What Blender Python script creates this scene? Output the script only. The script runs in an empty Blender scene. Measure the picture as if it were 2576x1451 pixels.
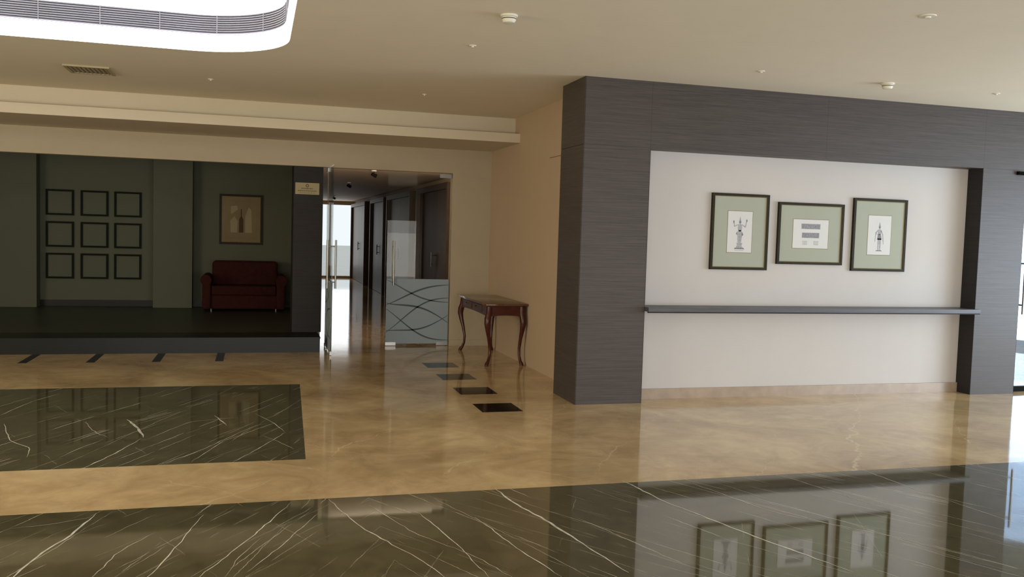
import bpy, bmesh, math, random
from mathutils import Vector, Matrix
random.seed(7)
C = bpy.context.scene.collection
H = 1.55
F = 2243.0
# ---------------------------------------------------------------- camera
Yc = Vector((-646.0, 154.5, -F)).normalized()
Xc = Vector((7762.0, -94.5, -F)); Xc = (Xc - Yc*Xc.dot(Yc)).normalized()
Zc = Xc.cross(Yc)
R = Matrix((Xc, Yc, Zc))
cd = bpy.data.cameras.new('camera'); cam = bpy.data.objects.new('camera', cd); C.objects.link(cam)
cd.sensor_fit = 'HORIZONTAL'; cd.sensor_width = 36.0; cd.lens = F/2576*36.0
cd.clip_end = 400
cam.matrix_world = Matrix.Translation((0, 0, H)) @ R.to_4x4()
bpy.context.scene.camera = cam
try:
    bpy.context.scene.view_settings.view_transform = 'Standard'
    bpy.context.scene.view_settings.look = 'None'
except Exception: pass
def floor_pt(u, v, z=0.0):
    d = R @ Vector((u-1288, 725.5-v, -F)); t = (z-H)/d.z
    return (d.x*t, d.y*t)

# ---------------------------------------------------------------- materials
def lin(c):
    out = []
    for x in c:
        x /= 255.0
        out.append(x/12.92 if x <= .04045 else ((x+.055)/1.055)**2.4)
    return tuple(out)+(1.0,)
def newmat(name):
    m = bpy.data.materials.new(name); m.use_nodes = True
    nt = m.node_tree; b = nt.nodes['Principled BSDF']
    return m, nt, b
def noise(nt, vec, scale, detail=4, rough=.55, dist=0):
    n = nt.nodes.new('ShaderNodeTexNoise'); n.inputs['Scale'].default_value = scale
    n.inputs['Detail'].default_value = detail; n.inputs['Roughness'].default_value = rough
    n.inputs['Distortion'].default_value = dist
    if vec is not None: nt.links.new(vec, n.inputs['Vector'])
    return n.outputs['Fac']
def noise1(nt, w, scale, detail=1):
    n = nt.nodes.new('ShaderNodeTexNoise'); n.noise_dimensions = '1D'
    n.inputs['Scale'].default_value = scale; n.inputs['Detail'].default_value = detail
    nt.links.new(w, n.inputs['W']); return n.outputs['Fac']
def mapping(nt, scale=(1,1,1), rot=(0,0,0), src='Object'):
    t = nt.nodes.new('ShaderNodeTexCoord'); m = nt.nodes.new('ShaderNodeMapping')
    m.inputs['Scale'].default_value = scale; m.inputs['Rotation'].default_value = rot
    nt.links.new(t.outputs[src], m.inputs['Vector']); return m.outputs['Vector']
def ramp(nt, fac, stops):
    r = nt.nodes.new('ShaderNodeValToRGB'); e = r.color_ramp.elements
    e[0].position, e[0].color = stops[0]; e[1].position, e[1].color = stops[1]
    for p, c in stops[2:]:
        k = e.new(p); k.color = c
    nt.links.new(fac, r.inputs['Fac']); return r.outputs['Color']
def mixc(nt, fac, a, b, mode='MIX'):
    m = nt.nodes.new('ShaderNodeMix'); m.data_type = 'RGBA'; m.blend_type = mode
    for s, v in ((0, fac), (6, a), (7, b)):
        if isinstance(v, (int, float, tuple)): m.inputs[s].default_value = v
        else: nt.links.new(v, m.inputs[s])
    return m.outputs[2]
def math_(nt, op, a, b=None):
    m = nt.nodes.new('ShaderNodeMath'); m.operation = op
    for s, v in ((0, a), (1, b)):
        if v is None: continue
        if isinstance(v, (int, float)): m.inputs[s].default_value = v
        else: nt.links.new(v, m.inputs[s])
    return m.outputs[0]
def plain(name, c, rough=.6, metal=0, var=.06, scale=3, spec=.5, coat=0):
    m, nt, b = newmat(name); c = lin(c)
    f = noise(nt, mapping(nt), scale, 5)
    lo = tuple(x*(1-var) for x in c[:3])+(1,); hi = tuple(min(1, x*(1+var)) for x in c[:3])+(1,)
    nt.links.new(ramp(nt, f, [(.3, lo), (.7, hi)]), b.inputs['Base Color'])
    b.inputs['Roughness'].default_value = rough; b.inputs['Metallic'].default_value = metal
    b.inputs['Specular IOR Level'].default_value = spec
    b.inputs['Coat Weight'].default_value = coat
    return m
def emis(name, c, s):
    m, nt, b = newmat(name)
    b.inputs['Base Color'].default_value = (.9, .9, .9, 1)
    b.inputs['Emission Color'].default_value = c; b.inputs['Emission Strength'].default_value = s
    return m
def wood(name, c1, c2, rough=.5, sc=(.7, .7, 45), spec=.5):
    m, nt, b = newmat(name)
    v = mapping(nt, sc)
    f = noise(nt, v, 3.0, 6, .65, .2)
    f2 = noise(nt, mapping(nt, (sc[0]*3, sc[1]*3, sc[2]*4)), 3.0, 4)
    c = ramp(nt, f, [(.32, lin(c1)), (.68, lin(c2))])
    c = mixc(nt, .35, c, ramp(nt, f2, [(.35, lin(c1)), (.65, lin(c2))]))
    nt.links.new(c, b.inputs['Base Color']); b.inputs['Roughness'].default_value = rough
    b.inputs['Specular IOR Level'].default_value = spec
    return m
def glass(name, tint, refl=1.0, ior=1.45):
    m = bpy.data.materials.new(name); m.use_nodes = True; nt = m.node_tree; nt.nodes.clear()
    o = nt.nodes.new('ShaderNodeOutputMaterial'); t = nt.nodes.new('ShaderNodeBsdfTransparent')
    g = nt.nodes.new('ShaderNodeBsdfGlossy'); fr = nt.nodes.new('ShaderNodeFresnel'); mx = nt.nodes.new('ShaderNodeMixShader')
    t.inputs['Color'].default_value = tint+(1,); g.inputs['Roughness'].default_value = .01
    fr.inputs['IOR'].default_value = ior
    f = math_(nt, 'MULTIPLY', fr.outputs[0], refl)
    nt.links.new(f, mx.inputs[0]); nt.links.new(t.outputs[0], mx.inputs[1]); nt.links.new(g.outputs[0], mx.inputs[2])
    nt.links.new(mx.outputs[0], o.inputs['Surface'])
    return m
def line_layer(nt, across, warp, warp_amt, freq, width, breakup, amt, lo=.42, hi_=.62, jag=None):
    """straightish veins: about freq irregularly spaced lines per metre, width = half width in metres"""
    w = math_(nt, 'ADD', across, math_(nt, 'MULTIPLY', warp, warp_amt))
    if jag is not None: w = math_(nt, 'ADD', w, math_(nt, 'MULTIPLY', jag, .03))
    t = math_(nt, 'ADD', math_(nt, 'MULTIPLY', w, freq), math_(nt, 'MULTIPLY', noise1(nt, w, freq*.9, 1), 1.6))
    r = math_(nt, 'ABSOLUTE', math_(nt, 'SUBTRACT', math_(nt, 'FRACT', t), .5))
    f = ramp(nt, r, [(width*freq*.35, (1, 1, 1, 1)), (width*freq, (0, 0, 0, 1))])
    k = ramp(nt, breakup, [(lo, (0, 0, 0, 1)), (hi_, (amt, amt, amt, 1))])
    return mixc(nt, 1.0, f, k, 'MULTIPLY')
def beige_marble(name):
    m, nt, b = newmat(name); v = mapping(nt)
    f = noise(nt, v, .7, 8, .6, 1.5)
    c = ramp(nt, f, [(.32, lin((162, 136, 98))), (.5, lin((197, 169, 126))), (.68, lin((228, 204, 158)))])
    f2 = noise(nt, v, 2.6, 9, .68, 1.4)
    c = mixc(nt, .35, c, ramp(nt, f2, [(.35, lin((160, 134, 98))), (.65, lin((228, 202, 158)))]))
    g = nt.nodes.new('ShaderNodeNewGeometry'); s = nt.nodes.new('ShaderNodeSeparateXYZ'); nt.links.new(g.outputs['Position'], s.inputs[0])
    wp = noise(nt, g.outputs['Position'], .9, 6, .6)
    a1 = math_(nt, 'ADD', s.outputs[0], math_(nt, 'MULTIPLY', s.outputs[1], -.75))
    a2 = math_(nt, 'ADD', s.outputs[0], math_(nt, 'MULTIPLY', s.outputs[1], 1.3))
    c = mixc(nt, line_layer(nt, a1, wp, .8, .9, .010, noise(nt, g.outputs['Position'], .9, 2), .6, .46, .62), c, lin((240, 220, 186)))
    c = mixc(nt, line_layer(nt, a2, wp, 1.0, .8, .008, noise(nt, g.outputs['Position'], 1.3, 2), .5, .46, .62), c, lin((236, 214, 178)))
    nt.links.new(c, b.inputs['Base Color']); b.inputs['Roughness'].default_value = .08
    b.inputs['Specular IOR Level'].default_value = .5; b.inputs['IOR'].default_value = 1.65
    bp = nt.nodes.new('ShaderNodeBump'); bp.inputs['Strength'].default_value = .03; bp.inputs['Distance'].default_value = .02
    nt.links.new(noise(nt, v, 2.2, 2), bp.inputs['Height']); nt.links.new(bp.outputs[0], b.inputs['Normal'])
    return m
def dark_marble(name):
    m, nt, b = newmat(name)
    g = nt.nodes.new('ShaderNodeNewGeometry'); s = nt.nodes.new('ShaderNodeSeparateXYZ')
    nt.links.new(g.outputs['Position'], s.inputs[0]); pos = g.outputs['Position']
    ax = math_(nt, 'ABSOLUTE', math_(nt, 'SUBTRACT', s.outputs[0], .65))
    def dirn(k, off=0): return math_(nt, 'ADD', math_(nt, 'ADD', ax, math_(nt, 'MULTIPLY', s.outputs[1], k)), off)
    base = ramp(nt, noise(nt, pos, 5, 10, .78, .6), [(.3, lin((66, 62, 44))), (.7, lin((100, 95, 72)))])
    wp = noise(nt, pos, .6, 3, .4); jg = noise(nt, pos, 9, 5, .65)
    W = lin((216, 214, 202))
    c = mixc(nt, line_layer(nt, dirn(.8, 29), wp, .12, 5.0, .0026, noise(nt, pos, 3.4, 4), .28, .46, .58, jg), base, W)
    c = mixc(nt, line_layer(nt, dirn(.62, 7), wp, .1, 3.4, .003, noise(nt, pos, 3.2, 3), .5, .46, .56, jg), c, W)
    c = mixc(nt, line_layer(nt, dirn(.5, 3), wp, .08, 2.0, .004, noise(nt, pos, 2.2, 3), .8, .44, .56, jg), c, W)
    c = mixc(nt, line_layer(nt, dirn(.36, 11), wp, .1, 1.5, .004, noise(nt, pos, 1.8, 3), .75, .44, .56, jg), c, W)
    c = mixc(nt, line_layer(nt, dirn(-.5, 19), wp, .12, 1.2, .0035, noise(nt, pos, 3.0, 3), .4, .5, .62, jg), c, W)
    nt.links.new(c, b.inputs['Base Color']); b.inputs['Roughness'].default_value = .04
    b.inputs['Specular IOR Level'].default_value = .5; b.inputs['IOR'].default_value = 1.95
    bp = nt.nodes.new('ShaderNodeBump'); bp.inputs['Strength'].default_value = .02; bp.inputs['Distance'].default_value = .02
    nt.links.new(noise(nt, pos, 1.5, 1), bp.inputs['Height']); nt.links.new(bp.outputs[0], b.inputs['Normal'])
    return m

M = {}
M['beige_marble'] = beige_marble('beige_marble')
M['dark_marble'] = dark_marble('dark_marble')
M['vein'] = plain('white_vein', (214, 212, 200), .08, var=.35, scale=14)
M['black_stone'] = plain('black_stone', (30, 27, 22), .1, var=.2, spec=.3)
M['ceiling'] = plain('ceiling_paint', (230, 220, 202), .8, var=.015)
M['header'] = plain('header_paint', (178, 165, 144), .8, var=.02, spec=.2)
M['trim'] = plain('bulkhead_paint_lifted', (208, 196, 176), .8, var=.02, spec=.2)  # header paint made lighter to brighten the dim bulkhead underside
M['beige'] = plain('beige_wall', (190, 167, 144), .7, var=.02, spec=.2)
M['white'] = plain('white_wall', (192, 187, 184), .8, var=.015, spec=.2)
M['dwood'] = wood('dark_laminate', (54, 48, 46), (84, 77, 74), .45, spec=.3)
M['dwood2'] = wood('dark_reveal', (38, 36, 37), (54, 51, 52), .6, spec=.15)
M['brown'] = wood('brown_door', (56, 42, 31), (80, 60, 44), .5, (6, 6, 1), spec=.2)
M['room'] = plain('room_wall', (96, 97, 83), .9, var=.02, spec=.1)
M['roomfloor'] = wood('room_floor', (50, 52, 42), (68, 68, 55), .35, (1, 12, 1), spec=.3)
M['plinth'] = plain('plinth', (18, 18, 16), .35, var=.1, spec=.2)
M['seam'] = plain('seam', (52, 48, 48), .8, spec=.1)
M['bseam'] = plain('bseam', (120, 98, 76), .8)
M['stone_skirt'] = plain('stone_skirting', (160, 142, 126), .3, var=.12, scale=8)
M['shelf'] = wood('shelf_laminate', (66, 66, 72), (92, 90, 96), .4, (.7, .7, 30), spec=.3)
M['frame'] = wood('black_frame', (30, 27, 18), (52, 46, 30), .5, (8, 8, 8), spec=.12)
M['gold'] = plain('gold_slip', (120, 104, 66), .6, spec=.2)
M['mat'] = plain('green_mat', (162, 165, 152), .9, var=.02, spec=.1)
M['paper'] = plain('paper', (206, 205, 204), .8, var=.02, spec=.1)
M['ink'] = plain('ink', (160, 160, 164), .8, var=.3, scale=90, spec=.1)
M['inkd'] = plain('ink_dark', (126, 126, 132), .8, var=.3, scale=90, spec=.1)
M['tan'] = plain('tan_art', (132, 116, 88), .9, var=.1, spec=.1)
M['tanl'] = plain('pale_art', (156, 142, 114), .9, var=.1, spec=.1)
M['artdark'] = plain('art_dark', (80, 65, 48), .9, spec=.1)
M['red'] = plain('red_fabric', (56, 27, 24), .95, var=.15, scale=20, spec=.1)
M['redd'] = plain('red_fabric_deep', (53, 25, 22), .95, var=.15, scale=20, spec=.1)
M['mahog'] = wood('mahogany', (50, 20, 14), (86, 37, 25), .28, (3, 3, 14), spec=.35)
M['mahogtop'] = wood('mahogany_top', (78, 50, 36), (112, 78, 56), .1, (12, 1.5, 3))
M['brass'] = plain('brass', (170, 140, 80), .3, metal=1)
M['chrome'] = plain('steel', (150, 150, 150), .35, metal=1)
M['blk'] = plain('black_metal', (16, 16, 16), .8, spec=.08)
M['moulding'] = plain('dark_moulding', (28, 31, 25), .8, spec=.08)
M['plastic'] = plain('white_plastic', (222, 218, 204), .5, var=.02)
M['slat'] = plain('lilac_slat', (172, 174, 192), .6, var=.02, spec=.2)
M['slatback'] = plain('slat_back', (106, 106, 128), .8, spec=.1)
M['glow'] = emis('glow', (1, .98, 1, 1), 4.5)
M['glass'] = glass('clear_glass', (.94, .95, .94), .5)
M['glassblue'] = glass('blue_glass', (.80, .87, .96), .8)
m, nt, b = newmat('frosted_film'); b.inputs['Base Color'].default_value = lin((162, 176, 188)); b.inputs['Roughness'].default_value = .7
b.inputs['Specular IOR Level'].default_value = .15; b.inputs['Alpha'].default_value = .8; M['frost'] = m
M['line'] = plain('film_line', (84, 94, 102), .7, spec=.1)
M['sign'] = plain('sign_paper', (166, 154, 126), .8, spec=.1)
M['signink'] = plain('sign_ink', (108, 98, 76), .8, spec=.1)
M['ventd'] = plain('vent_dark', (70, 64, 48), .8)
M['ventl'] = plain('vent_slat', (170, 158, 128), .6)
M['paving'] = plain('paving', (190, 190, 185), .9, var=.1)
M['corr'] = plain('corridor_wall', (186, 162, 134), .7, var=.02, spec=.2)
M['corrceil'] = plain('corridor_ceiling', (200, 192, 180), .7, var=.02, spec=.2)

# ---------------------------------------------------------------- mesh helpers
class MB:
    def __init__(s): s.v = []; s.f = []; s.m = []
    def box(s, x0, x1, y0, y1, z0, z1, mi=0):
        i = len(s.v)
        s.v += [(x0,y0,z0),(x1,y0,z0),(x1,y1,z0),(x0,y1,z0),(x0,y0,z1),(x1,y0,z1),(x1,y1,z1),(x0,y1,z1)]
        for q in ((0,3,2,1),(4,5,6,7),(0,1,5,4),(1,2,6,5),(2,3,7,6),(3,0,4,7)):
            s.f.append(tuple(i+k for k in q)); s.m.append(mi)
        return s
    def rbox(s, x0, x1, y0, y1, z0, z1, r=.02, seg=3, mi=0):
        bm = bmesh.new(); bmesh.ops.create_cube(bm, size=1)
        for v in bm.verts:
            v.co = Vector(((x0+x1)/2+v.co.x*(x1-x0), (y0+y1)/2+v.co.y*(y1-y0), (z0+z1)/2+v.co.z*(z1-z0)))
        bmesh.ops.bevel(bm, geom=bm.edges[:], offset=r, segments=seg, profile=.5, affect='EDGES')
        i = len(s.v); bm.verts.index_update()
        s.v += [tuple(v.co) for v in bm.verts]
        for f in bm.faces: s.f.append(tuple(i+v.index for v in f.verts)); s.m.append(mi)
        bm.free(); return s
    def tube(s, pts, rad, n=10, mi=0, cap=True):
        pts = [Vector(p) for p in pts]
        if not hasattr(rad, '__len__'): rad = [rad]*len(pts)
        i0 = len(s.v); ref = None
        for k, p in enumerate(pts):
            d = (pts[min(k+1, len(pts)-1)]-pts[max(k-1, 0)]).normalized()
            if ref is None: ref = Vector((1,0,0)) if abs(d.x) < .8 else Vector((0,1,0))
            a = (ref - d*ref.dot(d)).normalized(); b_ = d.cross(a); ref = a
            for j in range(n):
                t = 2*math.pi*j/n; s.v.append(tuple(p+a*math.cos(t)*rad[k]+b_*math.sin(t)*rad[k]))
        for k in range(len(pts)-1):
            for j in range(n):
                a0 = i0+k*n+j; a1 = i0+k*n+(j+1)%n
                s.f.append((a0, a1, a1+n, a0+n)); s.m.append(mi)
        if cap:
            s.f.append(tuple(i0+j for j in range(n))[::-1]); s.m.append(mi)
            e = i0+(len(pts)-1)*n; s.f.append(tuple(e+j for j in range(n))); s.m.append(mi)
        return s
    def lathe(s, x, y, prof, n=24, mi=0):      # prof: (r, z)
        return s.tube2([(x, y, z) for r, z in prof], [max(r, 1e-4) for r, z in prof], n, mi)
    def tube2(s, pts, rad, n, mi):
        i0 = len(s.v)
        for p, r in zip(pts, rad):
            for j in range(n):
                t = 2*math.pi*j/n; s.v.append((p[0]+r*math.cos(t), p[1]+r*math.sin(t), p[2]))
        for k in range(len(pts)-1):
            for j in range(n):
                a0 = i0+k*n+j; a1 = i0+k*n+(j+1)%n; s.f.append((a0, a1, a1+n, a0+n)); s.m.append(mi)
        s.f.append(tuple(i0+j for j in range(n))[::-1]); s.m.append(mi)
        e = i0+(len(pts)-1)*n; s.f.append(tuple(e+j for j in range(n))); s.m.append(mi)
        return s
    def prism_y(s, poly, y0, y1, mi=0):        # polygon of (x, z), extruded in y
        i = len(s.v); n = len(poly)
        s.v += [(x, y0, z) for x, z in poly]+[(x, y1, z) for x, z in poly]
        s.f.append(tuple(range(i, i+n))); s.f.append(tuple(range(i+n, i+2*n))[::-1]); s.m += [mi, mi]
        for k in range(n):
            s.f.append((i+k, i+n+k, i+n+(k+1)%n, i+(k+1)%n)); s.m.append(mi)
        return s
    def prism_x(s, poly, x0, x1, mi=0):        # polygon of (y, z)
        i = len(s.v); n = len(poly)
        s.v += [(x0, y, z) for y, z in poly]+[(x1, y, z) for y, z in poly]
        s.f.append(tuple(range(i, i+n))); s.f.append(tuple(range(i+n, i+2*n))[::-1]); s.m += [mi, mi]
        for k in range(n):
            s.f.append((i+k, i+n+k, i+n+(k+1)%n, i+(k+1)%n)); s.m.append(mi)
        return s
    def quad(s, a, b, c, d, mi=0):
        i = len(s.v); s.v += [a, b, c, d]; s.f.append((i, i+1, i+2, i+3)); s.m.append(mi); return s

def obj(name, mb, mats, parent=None, local=False, smooth=False):
    if not isinstance(mats, (list, tuple)): mats = [mats]
    me = bpy.data.meshes.new(name)
    vs = mb.v
    if parent is not None and not local:
        l = WLOC[parent.name]; vs = [(x-l[0], y-l[1], z-l[2]) for x, y, z in vs]; off = l
    elif parent is None:
        xs = [p[0] for p in vs]; ys = [p[1] for p in vs]; zs = [p[2] for p in vs]
        off = ((min(xs)+max(xs))/2, (min(ys)+max(ys))/2, min(zs))
        vs = [(x-off[0], y-off[1], z-off[2]) for x, y, z in vs]
    me.from_pydata(vs, [], mb.f)
    for m_ in mats: me.materials.append(m_)
    for p, k in zip(me.polygons, mb.m): p.material_index = k
    me.validate(); me.update()
    bm = bmesh.new(); bm.from_mesh(me); bmesh.ops.recalc_face_normals(bm, faces=bm.faces[:]); bm.to_mesh(me); bm.free()
    if smooth:
        for p in me.polygons: p.use_smooth = True
        try: me.set_sharp_from_angle(angle=math.radians(40))
        except Exception: pass
    o = bpy.data.objects.new(name, me); C.objects.link(o)
    if parent is not None:
        o.parent = parent
        if not local: WLOC[o.name] = WLOC[parent.name]
        else: WLOC[o.name] = (0, 0, 0)
    else:
        o.location = off; WLOC[o.name] = off
    return o
WLOC = {}
def thing(name, label, cat, loc, rz=0, group=None):
    o = bpy.data.objects.new(name, None); C.objects.link(o); o.empty_display_size = .1
    o.location = loc; o.rotation_euler = (0, 0, rz); WLOC[o.name] = tuple(loc)
    o['label'] = label; o['category'] = cat
    if group: o['group'] = group
    return o
def tag(o, label, cat, group=None):
    o['label'] = label; o['category'] = cat
    if group: o['group'] = group
    return o
def struct(name, mb, mats, label, cat, parent=None, smooth=False):
    o = obj(name, mb, mats, parent, smooth=smooth)
    if parent is None: o['kind'] = 'structure'; o['label'] = label; o['category'] = cat
    return o
def sthing(name, label, cat, loc, rz=0):
    o = thing(name, label, cat, loc, rz); o['kind'] = 'structure'; return o

# ---------------------------------------------------------------- floor
fb = MB()
rects = [(-8, .40, 6.07, 9.05, 1), (-8, 13, -5, 5.15, 1)]
for k in range(4): rects.append((1.92, 2.29, 7.44+.853*k, 7.83+.853*k, 2))
for x in (-2.42, -1.74, -1.06, -.38, -3.1): rects.append((x-.045, x+.045, 10.7, 11.4, 2))
xs = sorted({-8, 13, .85, 3.12} | {r[0] for r in rects} | {r[1] for r in rects})
ys = sorted({-5, 29.2} | {r[2] for r in rects} | {r[3] for r in rects})
def fp(x, y):
    if abs(x-.40) < 1e-6: x = .345+(min(9.05, max(6.07, y))-6.07)*.034
    return (x, y, 0)
for i in range(len(xs)-1):
    for j in range(len(ys)-1):
        cx, cy = (xs[i]+xs[i+1])/2, (ys[j]+ys[j+1])/2; mi = 0
        for r in rects:
            if r[0] < cx < r[1] and r[2] < cy < r[3]: mi = r[4]
        fb.quad(fp(xs[i], ys[j]), fp(xs[i+1], ys[j]), fp(xs[i+1], ys[j+1]), fp(xs[i], ys[j+1]), mi)
def vein(pxs, w, jit=.005):
    pts = [Vector(floor_pt(*p)) for p in pxs]; out = []
    for a, b_ in zip(pts[:-1], pts[1:]):
        n = max(3, int((b_-a).length/.05))
        for k in range(n): out.append(a.lerp(b_, k/n))
    out.append(pts[-1])
    for _ in range(2): out = [out[0]]+[(out[i-1]+out[i]*2+out[i+1])/4 for i in range(1, len(out)-1)]+[out[-1]]
    out = [p+Vector((random.uniform(-jit, jit), random.uniform(-jit, jit))) for p in out]
    n = len(out); L = []; wf = 1
    for k, p in enumerate(out):
        d = (out[min(k+1, n-1)]-out[max(k-1, 0)]).normalized(); nn = Vector((-d.y, d.x))
        wf = .7*wf+.3*random.uniform(.1, 1.5)
        ww = w*.6*wf*min(1, (k+.6)/4, (n-k-.4)/4)
        L.append((p+nn*ww, p-nn*ww))
    for (a, b_), (c, d) in zip(L[:-1], L[1:]):
        fb.quad((a.x, a.y, .0008), (b_.x, b_.y, .0008), (d.x, d.y, .0008), (c.x, c.y, .0008), 3)
for pxs, w in [
    ([(10, 1470), (120, 1380), (180, 1345), (245, 1290)], .010), ([(360, 1465), (440, 1380), (512, 1295)], .006),
    ([(490, 1460), (640, 1345), (735, 1262)], .005), ([(825, 1255), (905, 1325), (1080, 1420), (1130, 1465)], .006),
    ([(1055, 1290), (1150, 1370), (1240, 1460)], .005), ([(1245, 1228), (1300, 1270), (1360, 1300), (1440, 1350), (1580, 1440)], .012),
    ([(1195, 1300), (1290, 1370), (1410, 1450)], .005), ([(1565, 1208), (1680, 1265), (1800, 1310), (1900, 1350), (2150, 1440)], .010),
    ([(1740, 1215), (1950, 1290), (2250, 1350), (2560, 1430)], .004), ([(2150, 1175), (2330, 1240), (2570, 1320)], .004),
    ([(225, 1460), (300, 1385), (390, 1340)], .004), ([(1950, 1190), (2200, 1270), (2560, 1360)], .003),
    ([(930, 1270), (1040, 1340), (1200, 1400), (1300, 1460)], .003), ([(620, 1440), (700, 1380), (800, 1290)], .003),
    ([(20, 1330), (120, 1320), (240, 1300)], .003), ([(560, 1460), (600, 1400), (660, 1350)], .003),
    ([(205, 1180), (290, 1140), (355, 1103)], .008), ([(362, 1100), (350, 1080), (320, 1055)], .016),
    ([(0, 1045), (80, 1010), (150, 990)], .008), ([(10, 1065), (25, 1110), (75, 1125), (70, 1150)], .006),
    ([(215, 1060), (235, 1085), (270, 1100)], .005), ([(540, 1045), (570, 1070)], .011),
    ([(580, 1165), (650, 1128), (718, 1087)], .005), ([(718, 1087), (680, 1058), (640, 1040)], .005), ([(480, 1162), (560, 1110), (700, 1060)], .004),
    ([(380, 1100), (480, 1060), (600, 1050)], .004), ([(150, 1150), (220, 1120), (260, 1105)], .004),
    ([(400, 1170), (500, 1135), (620, 1080), (660, 1065)], .004), ([(740, 1130), (700, 1110), (660, 1095)], .004)]:
    vein(pxs, w)
struct('floor', fb, [M['beige_marble'], M['dark_marble'], M['black_stone'], M['vein']], 'polished beige marble floor with dark veined marble panels', 'floor')
g = MB(); g.box(-60, 60, -60, 90, -.3, -.03); struct('floor_outdoors', g, M['paving'], 'pale paving outside the building', 'floor')

# ---------------------------------------------------------------- ceiling with rounded recess
CZ = 3.0
def ring(off, x0=-6.5, x1=.24, y0=3.6, y1=7.98, r=.78, n=14):
    x0 -= off; x1 += off; y0 -= off; y1 += off; r += off; P = []
    for cx, cy, a0 in ((x1-r, y0+r, -90), (x1-r, y1-r, 0), (x0+r, y1-r, 90), (x0+r, y0+r, 180)):
        for k in range(n+1):
            a = math.radians(a0+90*k/n); P.append((cx+r*math.cos(a), cy+r*math.sin(a)))
    return P
bm = bmesh.new()
ov = [bm.verts.new((x, y, CZ)) for x, y in ((-8, -5), (13, -5), (13, 10.9), (-8, 10.9))]
iv = [bm.verts.new((x, y, CZ)) for x, y in ring(0)]
ed = [bm.edges.new((L[i], L[(i+1) % len(L)])) for L in (ov, iv) for i in range(len(L))]
bmesh.ops.triangle_fill(bm, use_beauty=True, edges=ed)
hi = [bm.verts.new((x, y, 3.5)) for x, y in ring(0)]
for i in range(len(iv)):
    bm.faces.new((iv[i], iv[(i+1) % len(iv)], hi[(i+1) % len(iv)], hi[i]))
bm.faces.new(hi)
cb = MB(); bm.verts.index_update(); cb.v = [tuple(v.co) for v in bm.verts]; cb.f = [tuple(v.index for v in f.verts) for f in bm.faces]; cb.m = [0]*len(cb.f); bm.free()
struct('ceiling', cb, M['ceiling'], 'cream plaster ceiling with a rounded recess', 'ceiling')
def band(mb, off, z0, z1, mi=0):
    P = ring(off); n = len(P)
    for i in range(n):
        a, b_ = P[i], P[(i+1) % n]; mb.quad((a[0], a[1], z0), (b_[0], b_[1], z0), (b_[0], b_[1], z1), (a[0], a[1], z1), mi)
def slab(mb, o0, o1, z0, z1, mi=0):
    band(mb, o0, z0, z1, mi); band(mb, o1, z0, z1, mi)
    A, B = ring(o0), ring(o1); n = len(A)
    for z in (z0, z1):
        for i in range(n):
            j = (i+1) % n; mb.quad((A[i][0], A[i][1], z), (A[j][0], A[j][1], z), (B[j][0], B[j][1], z), (B[i][0], B[i][1], z), mi)
cl = thing('cove_light', 'glowing white rounded cove light recessed in the ceiling', 'ceiling light', (-3, 5.8, 3.0))
mb = MB(); slab(mb, -.012, -.002, 3.0, 3.135); obj('lower_diffuser', mb, M['glow'], cl)
mb = MB(); slab(mb, -.012, -.002, 3.295, 3.45); obj('upper_glow_band', mb, M['glow'], cl)  # added glowing strip, stands in for the brightly lit upper recess wall
gr = thing('louvre_grille', 'long curved louvred air grille between the bright bands of the ceiling cove', 'air grille', (-3, 5.8, 3.14))
mb = MB(); band(mb, -.004, 3.137, 3.293); obj('backing', mb, M['slatback'], gr)
mb = MB()
for k in range(9): slab(mb, -.03, -.006, 3.140+k*.0182, 3.148+k*.0182)
obj('slats', mb, M['slat'], gr)
P = ring(-.032); acc = 0
for i in range(len(P)-1):
    a, b_ = Vector(P[i]), Vector(P[i+1]); d = (b_-a).length; s_ = 0
    while acc + (d - s_) >= .45:
        s_ += .45-acc; acc = 0; p = a.lerp(b_, s_/d)
        mb = MB(); mb.tube([(p.x, p.y, 3.137), (p.x, p.y, 3.293)], .0035, 6); obj('divider_rod', mb, M['slat'], gr)
    acc += d-s_

# ---------------------------------------------------------------- bulkhead and back wall
mb = MB(); mb.box(-8, 3.12, 10.62, 12.12, 2.68, 2.79); mb.box(-8, 3.12, 10.84, 12.12, 2.79, 3.05)
struct('trim_1', mb, M['trim'], 'stepped cream bulkhead running under the ceiling', 'bulkhead')
mb = MB(); mb.box(-8, 3.12, 11.97, 12.12, 2.36, 2.68); mb.box(2.58, 3.12, 11.97, 12.12, 0, 2.36)
struct('wall_back', mb, M['header'], 'cream wall above and beside the glass doors', 'wall')
mb = MB(); mb.box(2.58, 3.12, 11.955, 11.97, 0, .08)
struct('baseboard_back', mb, M['header'], 'low cream skirting beside the glass door', 'baseboard')
mb = MB(); mb.box(3.12, 3.3, 8.28, 12.12, 0, 3.0)
mb.box(3.116, 3.1205, 8.28, 9.42, 2.405, 2.411, 1)
struct('wall_side', mb, [M['beige'], M['bseam']], 'warm beige side wall behind the console table', 'wall')
mb = MB(); mb.box(-8.2, -8, -5, 16, 0, 3.0)
struct('wall_left', mb, M['header'], 'cream left wall', 'wall')
mb = MB(); mb.box(-8.2, 13, -5.2, -5, 0, 3.0)
struct('wall_rear', mb, M['header'], 'cream wall behind the viewer', 'wall')

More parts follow.
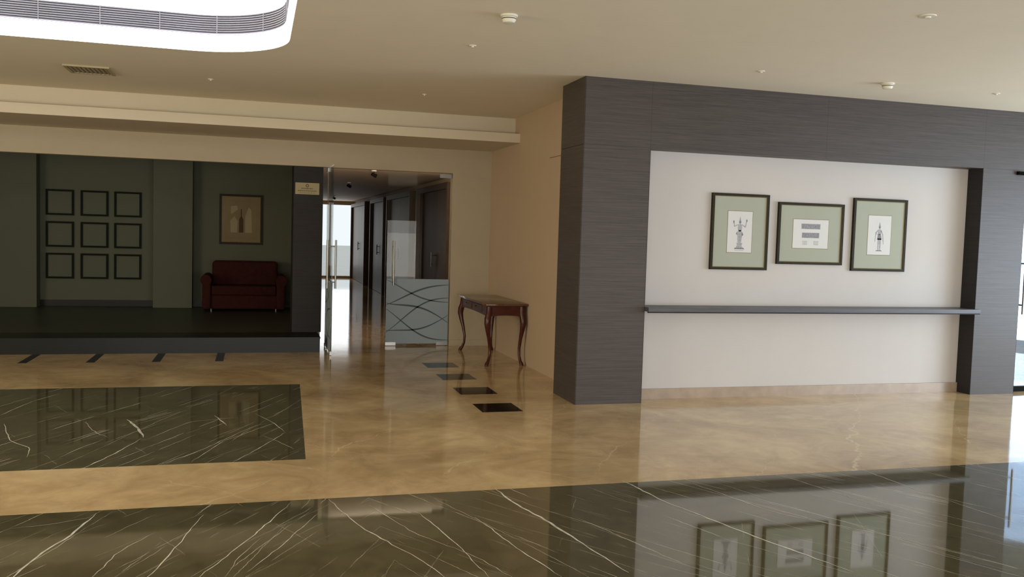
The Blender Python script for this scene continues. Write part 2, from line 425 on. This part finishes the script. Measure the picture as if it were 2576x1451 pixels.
# ---------------------------------------------------------------- dark clad wall with niche
XE = 7.88
mb = MB(); YF = 7.66; g_ = .0005
mb.box(2.857, 3.515, YF+.004, 8.28, 0, 3.0, 1)
mb.box(2.857, XE-.01, YF+.004, 8.05, 2.40, 3.0, 1)
mb.box(7.315, XE-.005, YF+.004, 8.05, 0, 3.0, 1)
def panels(x0, x1, z0, z1):
    mb.box(x0+g_, x1-g_, YF, YF+.012, z0+g_, z1-g_)
panels(2.855, 3.515, 0, 2.39); panels(2.855, 3.515, 2.39, 3.0)
for a, b_ in ((3.515, 5.40), (5.40, 7.31)): panels(a, b_, 2.39, 3.0)
panels(7.31, XE, 0, 2.39); panels(7.31, XE, 2.39, 3.0)
mb.box(2.852, 2.858, YF, 8.28, 0, 2.388); mb.box(2.852, 2.858, YF, 8.28, 2.392, 3.0)
mb.box(3.513, 3.518, YF, 7.865, 0, 2.39); mb.box(7.307, 7.318, YF+.001, 7.865, 0, 2.39, 2)
mb.box(3.515, 7.31, YF+.001, 7.865, 2.388, 2.402, 0); mb.box(XE-.003, XE, YF, 8.05, 0, 3.0)
struct('wall_clad', mb, [M['dwood'], M['seam'], M['dwood2']], 'dark grey wood-grain clad wall framing a white niche', 'wall')
mb = MB(); mb.box(3.515, 7.31, 7.865, 8.0, 0, 2.40)
struct('wall_niche', mb, M['white'], 'white recessed wall behind the framed pictures', 'wall')
mb = MB(); mb.box(3.518, 7.307, 7.845, 7.865, 0, .10)
struct('baseboard_niche', mb, M['stone_skirt'], 'beige marble skirting in the niche', 'baseboard')
t = thing('wall_shelf', 'long thin dark floating shelf across the white niche', 'shelf', (5.41, 7.7, .865))
mb = MB(); mb.box(3.519, 7.306, 7.575, 7.865, .872, .912); obj('shelf_board', mb, M['shelf'], t)
mb = MB(); mb.box(3.519, 7.306, 7.585, 7.60, .860, .872); obj('front_lip', mb, M['dwood2'], t)

# ---------------------------------------------------------------- framed pictures
def figure_dancer(mb, cx, cz, h, y0, y1):
    s = h
    def e(x, z, rx, rz, mi=0, n=14):
        mb.prism_y([(cx+(x+rx*math.cos(2*math.pi*k/n))*s, cz+(z+rz*math.sin(2*math.pi*k/n))*s) for k in range(n)], y0, y1, mi)
    def pl(P, mi=0): mb.prism_y([(cx+x*s, cz+z*s) for x, z in P], y0, y1, mi)
    return e, pl
def picture(name, label, x0, x1, z0, z1, iw, ih, art, yw=7.865, group='framed prints in the white niche', mat_='mat', fw=.024, paper='paper'):
    t = thing(name, label, 'picture', ((x0+x1)/2, yw, z0), 0, group)
    mb = MB(); yf = yw-.03
    mb.prism_y([(x0, z0), (x1, z0), (x1-fw, z0+fw), (x0+fw, z0+fw)], yf, yw)
    mb.prism_y([(x0, z1), (x0+fw, z1-fw), (x1-fw, z1-fw), (x1, z1)], yf, yw)
    mb.prism_y([(x0, z0), (x0+fw, z0+fw), (x0+fw, z1-fw), (x0, z1)], yf, yw)
    mb.prism_y([(x1, z0), (x1, z1), (x1-fw, z1-fw), (x1-fw, z0+fw)], yf, yw)
    obj('frame', mb, M['frame'], t)
    s = .006; a0, a1, b0, b1 = x0+fw, x1-fw, z0+fw, z1-fw
    mb = MB(); mb.box(a0, a1, yw-.024, yw-.018, b0, b0+s); mb.box(a0, a1, yw-.024, yw-.018, b1-s, b1)
    mb.box(a0, a0+s, yw-.024, yw-.018, b0+s, b1-s); mb.box(a1-s, a1, yw-.024, yw-.018, b0+s, b1-s)
    obj('slip', mb, M['gold'], t)
    mb = MB(); mb.box(a0, a1, yw-.018, yw-.002, b0, b1); obj('mount', mb, M[mat_], t)
    cx, cz = (x0+x1)/2, (z0+z1)/2
    mb = MB(); mb.box(cx-iw/2, cx+iw/2, yw-.0195, yw-.018, cz-ih/2, cz+ih/2); pr = obj('print', mb, M[paper], t)
    mb = MB(); art(mb, cx, cz, yw-.0205, yw-.0195)
    obj('drawing', mb, [M['ink'], M['inkd'], M['tanl'], M['artdark']], pr)
    mb = MB(); mb.box(cx-iw/2-.004, cx+iw/2+.004, yw-.0187, yw-.018, cz-ih/2-.004, cz+ih/2+.004); obj('mount_bevel', mb, M['gold'], t)
    return t
def art1(mb, cx, cz, y0, y1):
    e, pl = figure_dancer(mb, cx, cz, .34, y0, y1)
    pl([(-.17, -.5), (.17, -.5), (.14, -.46), (-.14, -.46)], 1); pl([(-.11, -.46), (.11, -.46), (.07, -.38), (.1, -.32), (-.1, -.32), (-.07, -.38)])
    pl([(-.06, -.32), (.05, -.32), (.08, -.1), (.05, .05), (-.05, .05), (-.07, -.1)]); e(0, .12, .07, .11); e(0, .28, .035, .045, 1)
    pl([(-.03, .32), (.03, .32), (0, .44)]); pl([(-.05, .2), (-.19, .14), (-.21, .26), (-.185, .26), (-.165, .18), (-.05, .225)]); pl([(.05, .2), (.19, .12), (.22, .3), (.195, .3), (.165, .17), (.05, .225)])
    pl([(-.12, -.05), (-.07, .02), (-.08, -.1)], 1); pl([(.12, -.08), (.06, .02), (.07, -.12)], 1); e(-.205, .29, .02, .04, 1); e(.215, .33, .02, .04, 1)
    mb.box(cx-.05, cx+.05, y0, y1, cz-.185, cz-.181)
def art3(mb, cx, cz, y0, y1):
    e, pl = figure_dancer(mb, cx, cz, .33, y0, y1)
    pl([(-.12, -.5), (.12, -.5), (.09, -.47), (-.09, -.47)], 1); pl([(-.045, -.47), (-.015, -.47), (-.005, -.1), (-.06, -.1)]); pl([(.02, -.47), (.055, -.47), (.07, -.1), (0, -.1)])
    pl([(-.08, -.14), (.09, -.14), (.05, .04), (-.05, .04)], 1); e(0, .11, .065, .09); e(0, .25, .035, .045, 1); pl([(-.035, .29), (.035, .29), (.005, .4), (-.005, .4)])
    pl([(.06, .18), (.14, .02), (.17, -.28), (.15, -.28), (.11, .0), (.05, .12)]); pl([(-.06, .18), (-.14, .08), (-.09, -.0), (-.075, .03), (-.11, .08), (-.05, .14)])
    pl([(-.16, -.2), (-.15, -.2), (-.13, .1), (-.14, .1)], 1)
def art2(mb, cx, cz, y0, y1):
    for z, w in ((.075, .22), (-.015, .20)):
        mb.box(cx-w/2, cx+w/2, y0+.0003, y1, cz+z-.026, cz+z+.028, 0)
        for r in range(4):
            x = cx-w/2+.004
            while x < cx+w/2-.006:
                l = random.uniform(.006, .014); mb.box(x, min(x+l, cx+w/2-.003), y0, y0+.0003, cz+z-.022+r*.012, cz+z-.013+r*.012, 1); x += l+.003
    for x in (-.065, .065):
        for k in range(4): mb.box(cx+x-.028, cx+x+.028, y0, y1, cz-.11+k*.011, cz-.105+k*.011)
def art4(mb, cx, cz, y0, y1):
    e, pl = figure_dancer(mb, cx, cz, .55, y0, y1)
    pl([(-.06, -.4), (.07, -.4), (.07, .0), (.02, .1), (.02, .32), (-.01, .32), (-.01, .1), (-.06, .0)], 3)
    pl([(-.3, -.4), (-.12, -.4), (-.1, -.05), (-.2, .1), (-.32, -.05)], 2); pl([(.12, -.4), (.32, -.4), (.3, .3), (.22, .38), (.12, .1)], 2)
    pl([(-.3, .15), (-.1, .3), (-.12, .42), (-.3, .4)], 2)
picture('framed_picture', 'tall dark framed print of a sculpture with raised arms on a pedestal', 4.275, 4.905, 1.27, 2.017, .27, .405, art1)
picture('framed_picture', 'wide dark framed print of carved relief bands, between the two taller prints', 5.015, 5.775, 1.336, 1.955, .41, .29, art2)
picture('framed_picture', 'tall dark framed print of a standing figure, nearest the right end of the niche', 5.89, 6.54, 1.282, 2.03, .28, .405, art3)

# ---------------------------------------------------------------- raised lounge alcove
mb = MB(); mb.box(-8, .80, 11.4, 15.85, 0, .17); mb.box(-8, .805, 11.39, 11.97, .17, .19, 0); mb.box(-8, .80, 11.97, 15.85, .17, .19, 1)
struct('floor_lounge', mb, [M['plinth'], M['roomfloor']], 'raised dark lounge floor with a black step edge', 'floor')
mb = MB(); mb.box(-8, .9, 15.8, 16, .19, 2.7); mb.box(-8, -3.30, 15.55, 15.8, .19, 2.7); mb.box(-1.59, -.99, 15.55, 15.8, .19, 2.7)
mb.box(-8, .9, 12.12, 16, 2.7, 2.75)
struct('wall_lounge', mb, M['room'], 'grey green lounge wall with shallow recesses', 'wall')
mb = MB(); mb.box(-3.3, -1.59, 15.78, 15.8, .19, .29); mb.box(-.99, .8, 15.78, 15.8, .19, .29)
struct('baseboard_lounge', mb, M['plinth'], 'dark skirting of the lounge recesses', 'baseboard')
mb = MB(); mb.box(.476, .85, 11.975, 12.6, .19, 2.7)
struct('wall_column', mb, M['dwood2'], 'dark column beside the open glass door', 'wall')
picture('framed_picture', 'framed tan still life print on the lounge wall above the maroon sofa', -.58, .12, 1.25, 2.09, .5, .62, art4, 15.8, None, 'tan', .035, 'tan')
def small_frame(first=None):
    t = thing('square_frame', '', 'picture frame', (-3.0, 15.8, 0), 0, 'nine empty square frames on the lounge wall')
    mb = MB(); w_, d = .205, .03
    for a in (0, 1):
        s = 1 if a else -1
        mb.prism_y([(-w_, s*w_), (w_, s*w_), (w_-d, s*(w_-d)), (-w_+d, s*(w_-d))], -.03, 0)
        mb.prism_y([(s*w_, -w_), (s*w_, w_), (s*(w_-d), w_-d), (s*(w_-d), -w_+d)], -.03, 0)
    obj('moulding', mb, M['moulding'], t, True)
    mb = MB(); mb.box(-w_+d, w_-d, -.008, -.002, -w_+d, w_-d); obj('panel', mb, M['room'], t, True)
    return t
sf = small_frame(); row = ['top', 'middle', 'bottom']
for r, z in enumerate((1.855, 1.345, .838)):
    for c, x in enumerate((-3.01, -2.5, -2.0)):
        if r == 0 and c == 0: o = sf
        else:
            o = sf.copy(); C.objects.link(o)
            for ch in list(sf.children):
                k = ch.copy(); C.objects.link(k); k.parent = o
        o.location = (x, 15.8, z)
        o['label'] = 'empty black square frame on the lounge wall, %s of the %s row' % (['leftmost', 'centre one', 'rightmost'][c], row[r])
# sofa
t = thing('sofa', 'dark maroon upholstered sofa with rolled arms against the lounge wall', 'sofa', (-.17, 15.3, .19))
mb = MB(); mb.rbox(-.68, .36, 14.93, 15.62, .225, .45, .03); obj('base', mb, M['red'], t, smooth=True)
mb = MB(); mb.rbox(-.66, .34, 14.90, 15.42, .45, .60, .025, 4); obj('seat_cushion', mb, M['redd'], t, smooth=True)
mb = MB(); mb.rbox(-.67, .37, 15.38, 15.68, .40, .98, .06, 4); obj('backrest', mb, M['red'], t, smooth=True)
for s, x in ((-1, -.73), (1, .41)):
    mb = MB(); mb.rbox(x-.065, x+.065, 14.87, 15.6, .225, .70, .03, 3)
    mb.tube([(x+s*.01, 14.85, .69), (x+s*.01, 15.58, .69)], .085, 18); obj('armrest', mb, M['red'], t, smooth=True)
for x in (-.66, .34):
    for y in (14.97, 15.56):
        mb = MB(); mb.lathe(x, y, [(.016, .19), (.022, .235)], 12); obj('foot', mb, M['chrome'], t)
# sign
t = thing('sign', 'small pale printed sign on the dark column beside the open door', 'sign', (.647, 11.975, 2.0))
mb = MB(); mb.box(.495, .80, 11.970, 11.975, 1.995, 2.145); obj('plate', mb, M['sign'], t)
mb = MB()
n = 16
mb.prism_y([(.647+.022*math.cos(2*math.pi*k/n), 2.108+.022*math.sin(2*math.pi*k/n)) for k in range(n)], 11.9685, 11.970)
mb.prism_y([(.647-.012, 2.108), (.647, 2.095), (.647+.012, 2.108), (.647, 2.121)], 11.968, 11.9685, 1)
for z, w_, h_ in ((2.064, .15, .014), (2.035, .24, .012), (2.012, .2, .005)):
    x = .647-w_/2
    while x < .647+w_/2:
        l = random.uniform(.01, .022); mb.box(x, min(x+l, .647+w_/2), 11.9685, 11.970, z, z+h_); x += l+.006
obj('lettering', mb, [M['signink'], M['sign']], t)

# ---------------------------------------------------------------- glass doors
def leaf(name, label, loc, rz):
    t = sthing(name, label, 'door', loc, rz); L = .86
    mb = MB(); mb.box(0, L, -.006, .006, .02, 2.335); obj('pane', mb, M['glass'], t, True)
    mb = MB()
    for s in (-1, 1):
        y0, y1 = sorted((s*.0065, s*.0085)); mb.box(.004, L-.004, y0, y1, .03, .91)
        y0 = s*.0088
        for (z0, z1, amp, w_) in ((.84, .60, .05, .017), (.60, .86, -.05, .014), (.32, .64, .07, .018), (.66, .26, .09, .015), (.42, .16, -.06, .015), (.08, .44, -.08, .016)):
            N = 20
            f_ = lambda a: min(.895, max(.05, z0+(z1-z0)*a+amp*math.sin(math.pi*a*1.3)))
            for k in range(N):
                a, b_ = k/N, (k+1)/N; wa = w_*(.4+math.sin(math.pi*a)); wb = w_*(.4+math.sin(math.pi*b_))
                za, zb = f_(a), f_(b_)
                mb.quad((.005+a*(L-.01), y0, za-wa), (.005+b_*(L-.01), y0, zb-wb), (.005+b_*(L-.01), y0, zb), (.005+a*(L-.01), y0, za), 1)
    obj('frosted_film', mb, [M['frost'], M['line']], t, True)
    for s in (-1, 1):
        mb = MB(); mb.tube([(L-.09, s*.05, .82), (L-.09, s*.05, 1.42)], .012, 14)
        for z in (.9, 1.34): mb.tube([(L-.09, 0, z), (L-.09, s*.05, z)], .008, 10)
        obj('handle', mb, M['chrome'], t, True, smooth=True)
    for z0, z1 in ((.005, .05), (2.29, 2.34)):
        mb = MB(); mb.box(0, .16, -.014, .014, z0, z1); obj('hinge_fitting', mb, M['chrome'], t, True)
    mb = MB(); mb.box(L-.14, L, -.014, .014, .005, .05); obj('lock_fitting', mb, M['chrome'], t, True)
    return t
leaf('door_1', 'frameless glass door leaf standing open, seen edge on', (.905, 11.95, 0), math.atan2(-.80, .005))
leaf('door_2', 'closed frameless glass door leaf with frosted lower half', (2.565, 11.99, 0), math.pi)
t = sthing('door_3', 'glass entrance door at the far right edge', 'door', (8.4, 7.8, 0))
mb = MB(); mb.box(XE+.01, 9.4, 7.79, 7.80, .03, 2.45); obj('pane', mb, M['glassblue'], t)
mb = MB(); mb.box(XE+.005, 9.4, 7.76, 7.83, 0, .05); obj('bottom_rail', mb, M['blk'], t)
mb = MB(); mb.box(XE+.005, 9.4, 7.76, 7.83, 2.45, 3.0); obj('top_panel', mb, M['dwood'], t)
mb = MB(); mb.tube([(8.0, 7.72, .85), (8.0, 7.72, 1.5)], .013, 14); mb.tube([(8.0, 7.72, .95), (8.0, 7.79, .95)], .009, 10); mb.tube([(8.0, 7.72, 1.4), (8.0, 7.79, 1.4)], .009, 10); obj('handle', mb, M['chrome'], t, smooth=True)
mb = MB(); mb.box(7.74, 7.80, 7.62, 7.66, 2.34, 2.375); mb.tube([(7.75, 7.63, 2.355), (7.80, 7.60, 2.345), (7.9, 7.57, 2.33)], .014, 10)
tag(obj('door_bracket', mb, M['blk']), 'small black bracket arm at the right end of the dark wall', 'bracket')

# ---------------------------------------------------------------- corridor
mb = MB(); mb.box(3.07, 3.25, 12.12, 29.2, 0, 2.6)
struct('wall_corridor', mb, M['corr'], 'pale right wall of the corridor', 'wall')
mb = MB(); mb.box(.72, .88, 12.6, 29.2, 0, 2.6)
struct('wall_corridor_left', mb, M['corr'], 'left wall of the corridor', 'wall')
mb = MB(); mb.box(.72, 3.25, 12.12, 29.2, 2.46, 2.6)
struct('ceiling_corridor', mb, M['corrceil'], 'low white corridor ceiling', 'ceiling')
for i, (y0, y1) in enumerate(((25.2, 28.9), (21.4, 24.0), (17.6, 20.9), (14.0, 16.9))):
    d = sthing('door_%d' % (4+i), 'dark brown door in the corridor wall, number %d from the far end' % (i+1), 'door', (3.05, (y0+y1)/2, 0))
    mb = MB(); mb.box(2.93, 3.07, y0, y0+.1, 0, 2.36); mb.box(2.93, 3.07, y1-.1, y1, 0, 2.36); mb.box(2.93, 3.07, y0+.1, y1-.1, 2.26, 2.36); obj('door_frame', mb, M['brown'], d)
    mb = MB(); mb.box(3.0, 3.07, y0+.1, (y0+y1)/2-.003, .005, 2.26); mb.box(3.0, 3.07, (y0+y1)/2+.003, y1-.1, .005, 2.26); obj('door_panel', mb, M['brown'], d)
    mb = MB(); mb.tube([(2.96, (y0+y1)/2-.08, .95), (2.96, (y0+y1)/2-.08, 1.2)], .012, 8); mb.tube([(2.96, (y0+y1)/2-.08, 1.0), (3.0, (y0+y1)/2-.08, 1.0)], .008, 8); mb.tube([(2.96, (y0+y1)/2-.08, 1.15), (3.0, (y0+y1)/2-.08, 1.15)], .008, 8); obj('door_handle', mb, M['chrome'], d)
w = sthing('window_1', 'bright glazed opening at the far end of the corridor', 'window', (2, 29.2, 0))
mb = MB()
mb.box(.88, 3.07, 29.1, 29.2, 2.34, 2.46); mb.box(.88, 3.07, 29.1, 29.2, 0, .06)
for x in (.92, 2.3, 3.03): mb.box(x-.03, x+.03, 29.1, 29.2, .06, 2.34)
obj('window_frame', mb, M['corr'], w)
mb = MB(); mb.box(.96, 2.99, 29.14, 29.15, .06, 2.34); obj('pane', mb, M['glass'], w)
spot = thing('spotlight', '', 'spotlight', (1.72, 17.4, 2.46), 0, 'spotlights on the corridor ceiling')
mb = MB(); mb.lathe(0, 0, [(.04, 0), (.04, -.015)], 16); obj('mount', mb, M['plastic'], spot, True)
mb = MB(); mb.tube([(0, 0, -.015), (0, 0, -.05)], .006, 8); mb.tube([(-.035, -.01, -.055), (.035, .01, -.085)], [.025, .03], 16); obj('lamp_head', mb, M['blk'], spot, True)
spot['label'] = 'black spotlight hanging from the corridor ceiling, the middle one'
for x, y, l in ((1.72, 13.65, 'black spotlight on the corridor ceiling just inside the glass doors'), (2.03, 24.5, 'black spotlight on the corridor ceiling closest to the bright far end')):
    o = spot.copy(); C.objects.link(o); o.location = (x, y, 2.46); o['label'] = l
    for ch in list(spot.children):
        k = ch.copy(); C.objects.link(k); k.parent = o

# ---------------------------------------------------------------- console table
t = thing('console_table', 'mahogany console table with curved cabriole legs against the beige wall', 'table', (2.85, 10.78, 0))
x0, x1, y0, y1 = 2.63, 3.08, 10.07, 11.48
for x, dx in ((x0+.02, -1), (x1-.03, 1)):
    for y, dy in ((y0+.02, -1), (y1-.02, 1)):
        prof = [(.70, 0, .034), (.62, .004, .037), (.56, .020, .040), (.50, .026, .036), (.42, .014, .028), (.32, -.008, .021), (.2, -.026, .017), (.11, -.022, .0155), (.05, -.002, .018), (.02, .018, .024), (.0, .020, .024)]
        k_ = .5 if dx > 0 else 1
        mb = MB(); mb.tube([(x+dx*o_*k_, y+dy*o_, z) for z, o_, r in prof], [r for z, o_, r in prof], 14)
        obj('leg', mb, M['mahog'], t, smooth=True)
N = 20
def scallop(s): return .575+.022*math.sin(math.pi*s)**.6
mb = MB()
for yy in (y0, y1-.02):
    mb.prism_y([(x0, .71)]+[(x0+(x1-x0)*k/N, scallop(k/N)) for k in range(N+1)]+[(x1, .71)], yy, yy+.02)
for xx in (x0-.005, x1-.025):
    mb.prism_x([(y0, .71)]+[(y0+(y1-y0)*k/N, scallop(k/N)) for k in range(N+1)]+[(y1, .71)], xx, xx+.02)
obj('apron', mb, M['mahog'], t)
mb = MB(); mb.rbox(x0-.035, x1+.03, y0-.04, y1+.04, .71, .738, .008, 2); obj('tabletop', mb, M['mahogtop'], t, smooth=True)
for yy in (10.35, 10.85):
    mb = MB(); mb.rbox(x0-.016, x0+.0, yy, yy+.42, .618, .7, .004, 1); d = obj('drawer', mb, M['mahog'], t)
    mb = MB(); P_ = [(x0-.016-.02*math.sin(math.pi*k/8), yy+.15+.12*k/8, .67-.012*math.sin(math.pi*k/8)) for k in range(9)]; mb.tube(P_, .005, 8); obj('drawer_handle', mb, M['brass'], d, smooth=True)

# ---------------------------------------------------------------- ceiling fittings
def detector(name, label, x, y):
    t = thing(name, label, 'smoke detector', (x, y, CZ), 0, 'smoke detectors on the ceiling')
    mb = MB(); mb.lathe(0, 0, [(.058, 0), (.058, -.012), (.05, -.016)], 28); obj('base', mb, M['plastic'], t, True, smooth=True)
    mb = MB(); mb.lathe(0, 0, [(.047, -.016), (.047, -.034), (.036, -.05), (.012, -.054)], 28); b_ = obj('body', mb, M['plastic'], t, True, smooth=True)
    mb = MB(); mb.lathe(0, 0, [(.0475, -.022), (.0478, -.025), (.0475, -.028)], 28); obj('vent_ring', mb, M['ventd'], b_, True)
    return t
detector('smoke_detector', 'white smoke detector on the ceiling, at the top middle of the photo', 1.60, 5.79)
detector('smoke_detector', 'white smoke detector on the ceiling in front of the dark clad wall', 5.42, 6.84)
for x, y, r, l in ((1.60, 6.82, .022, 'small recessed sprinkler behind the middle smoke detector'), (4.05, 4.77, .04, 'larger round ceiling fitting at the top right of the photo'),
                   (4.12, 6.81, .024, 'small recessed sprinkler above the left part of the dark wall'), (6.64, 6.86, .024, 'small recessed sprinkler right of the smoke detector by the dark wall'),
                   (-.44, 9.44, .022, 'small recessed sprinkler between the vent and the beige wall'), (1.70, 9.41, .018, 'faint small sprinkler on the ceiling near the beige wall')):
    t = thing('ceiling_sprinkler', l, 'sprinkler', (x, y, CZ), 0, 'sprinklers and round fittings on the ceiling')
    mb = MB(); mb.lathe(0, 0, [(r*1.3, .004), (r*1.3, 0), (r*1.25, -.005), (r*.8, -.007)], 24); obj('rosette', mb, M['plastic'], t, True, smooth=True)
    mb = MB(); mb.lathe(0, 0, [(r*.5, -.007), (r*.45, -.014), (r*.6, -.016)], 16); obj('head', mb, M['plastic'], t, True, smooth=True)
t = thing('ceiling_vent', 'square louvred air vent in the ceiling beyond the lit cove', 'vent', (-1.52, 9.4, CZ))
vx0, vx1, vy0, vy1 = -1.73, -1.33, 9.17, 9.60
mb = MB()
mb.box(vx0, vx1, vy0, vy0+.03, 2.985, 3.0); mb.box(vx0, vx1, vy1-.03, vy1, 2.985, 3.0); mb.box(vx0, vx0+.03, vy0+.03, vy1-.03, 2.985, 3.0); mb.box(vx1-.03, vx1, vy0+.03, vy1-.03, 2.985, 3.0)
obj('frame', mb, M['ventl'], t)
mb = MB(); mb.box(vx0+.03, vx1-.03, vy0+.03, vy1-.03, 2.997, 2.9995); obj('duct', mb, M['ventd'], t)
mb = MB()
for k in range(9):
    x = vx0+.04+k*.038; mb.quad((x, vy0+.03, 2.986), (x, vy1-.03, 2.986), (x+.02, vy1-.03, 2.996), (x+.02, vy0+.03, 2.996))
obj('slats', mb, M['ventl'], t)

# ---------------------------------------------------------------- light
wd = bpy.data.worlds.new('world'); bpy.context.scene.world = wd; wd.use_nodes = True
bg = wd.node_tree.nodes['Background']; bg.inputs[0].default_value = (.90, .95, 1, 1); bg.inputs[1].default_value = 1.15
def area(name, loc, to, sx, sy, p, c):
    l = bpy.data.lights.new(name, 'AREA'); l.shape = 'RECTANGLE'; l.size = sx; l.size_y = sy; l.energy = p; l.color = c
    o = bpy.data.objects.new(name, l); C.objects.link(o); o.location = loc
    o.rotation_euler = (Vector(to)-Vector(loc)).to_track_quat('-Z', 'Y').to_euler(); return o
area('window_light_rear', (2, -4.5, 1.0), (2, 8, 2.3), 14, 1.8, 320, (1, .96, .9))
area('window_light_right', (11.5, 3.0, 1.0), (4, 5.5, 2.0), 6, 1.8, 310, (.78, .90, 1))
area('entrance_daylight', (10.2, 5.6, 1.4), (7.2, 7.66, 1.1), 1.6, 2.2, 80, (.62, .80, 1))
area('warm_fill_left', (-7.5, 4.3, 1.6), (-.5, 6.8, -.1), 5, 1.8, 300, (1, .91, .58))  # added warm fill for the yellow glow on the left floor, no window here
area('ceiling_uplight_fill', (3, -1.9, .12), (4, 4.8, 3.0), 13, 3.0, 370, (1, .95, .87))  # added unseen uplight that imitates floor bounce to brighten the ceiling
area('corridor_end_light', (2, 28.9, 1.4), (2, 12, 1.0), 2, 2, 14, (1, 1, 1))
area('corridor_fill', (1.95, 12.2, 2.3), (2, 20, 1.0), 1.9, .2, 24, (1, .86, .68))  # added fill hidden behind the header, brightens the corridor; not a fitting
area('lounge_fill', (-2.5, 14.2, 2.65), (-2.5, 15.4, 0), 3.4, .4, 3.5, (1, 1, .93))  # added fill to lift the dark alcove, no fitting there
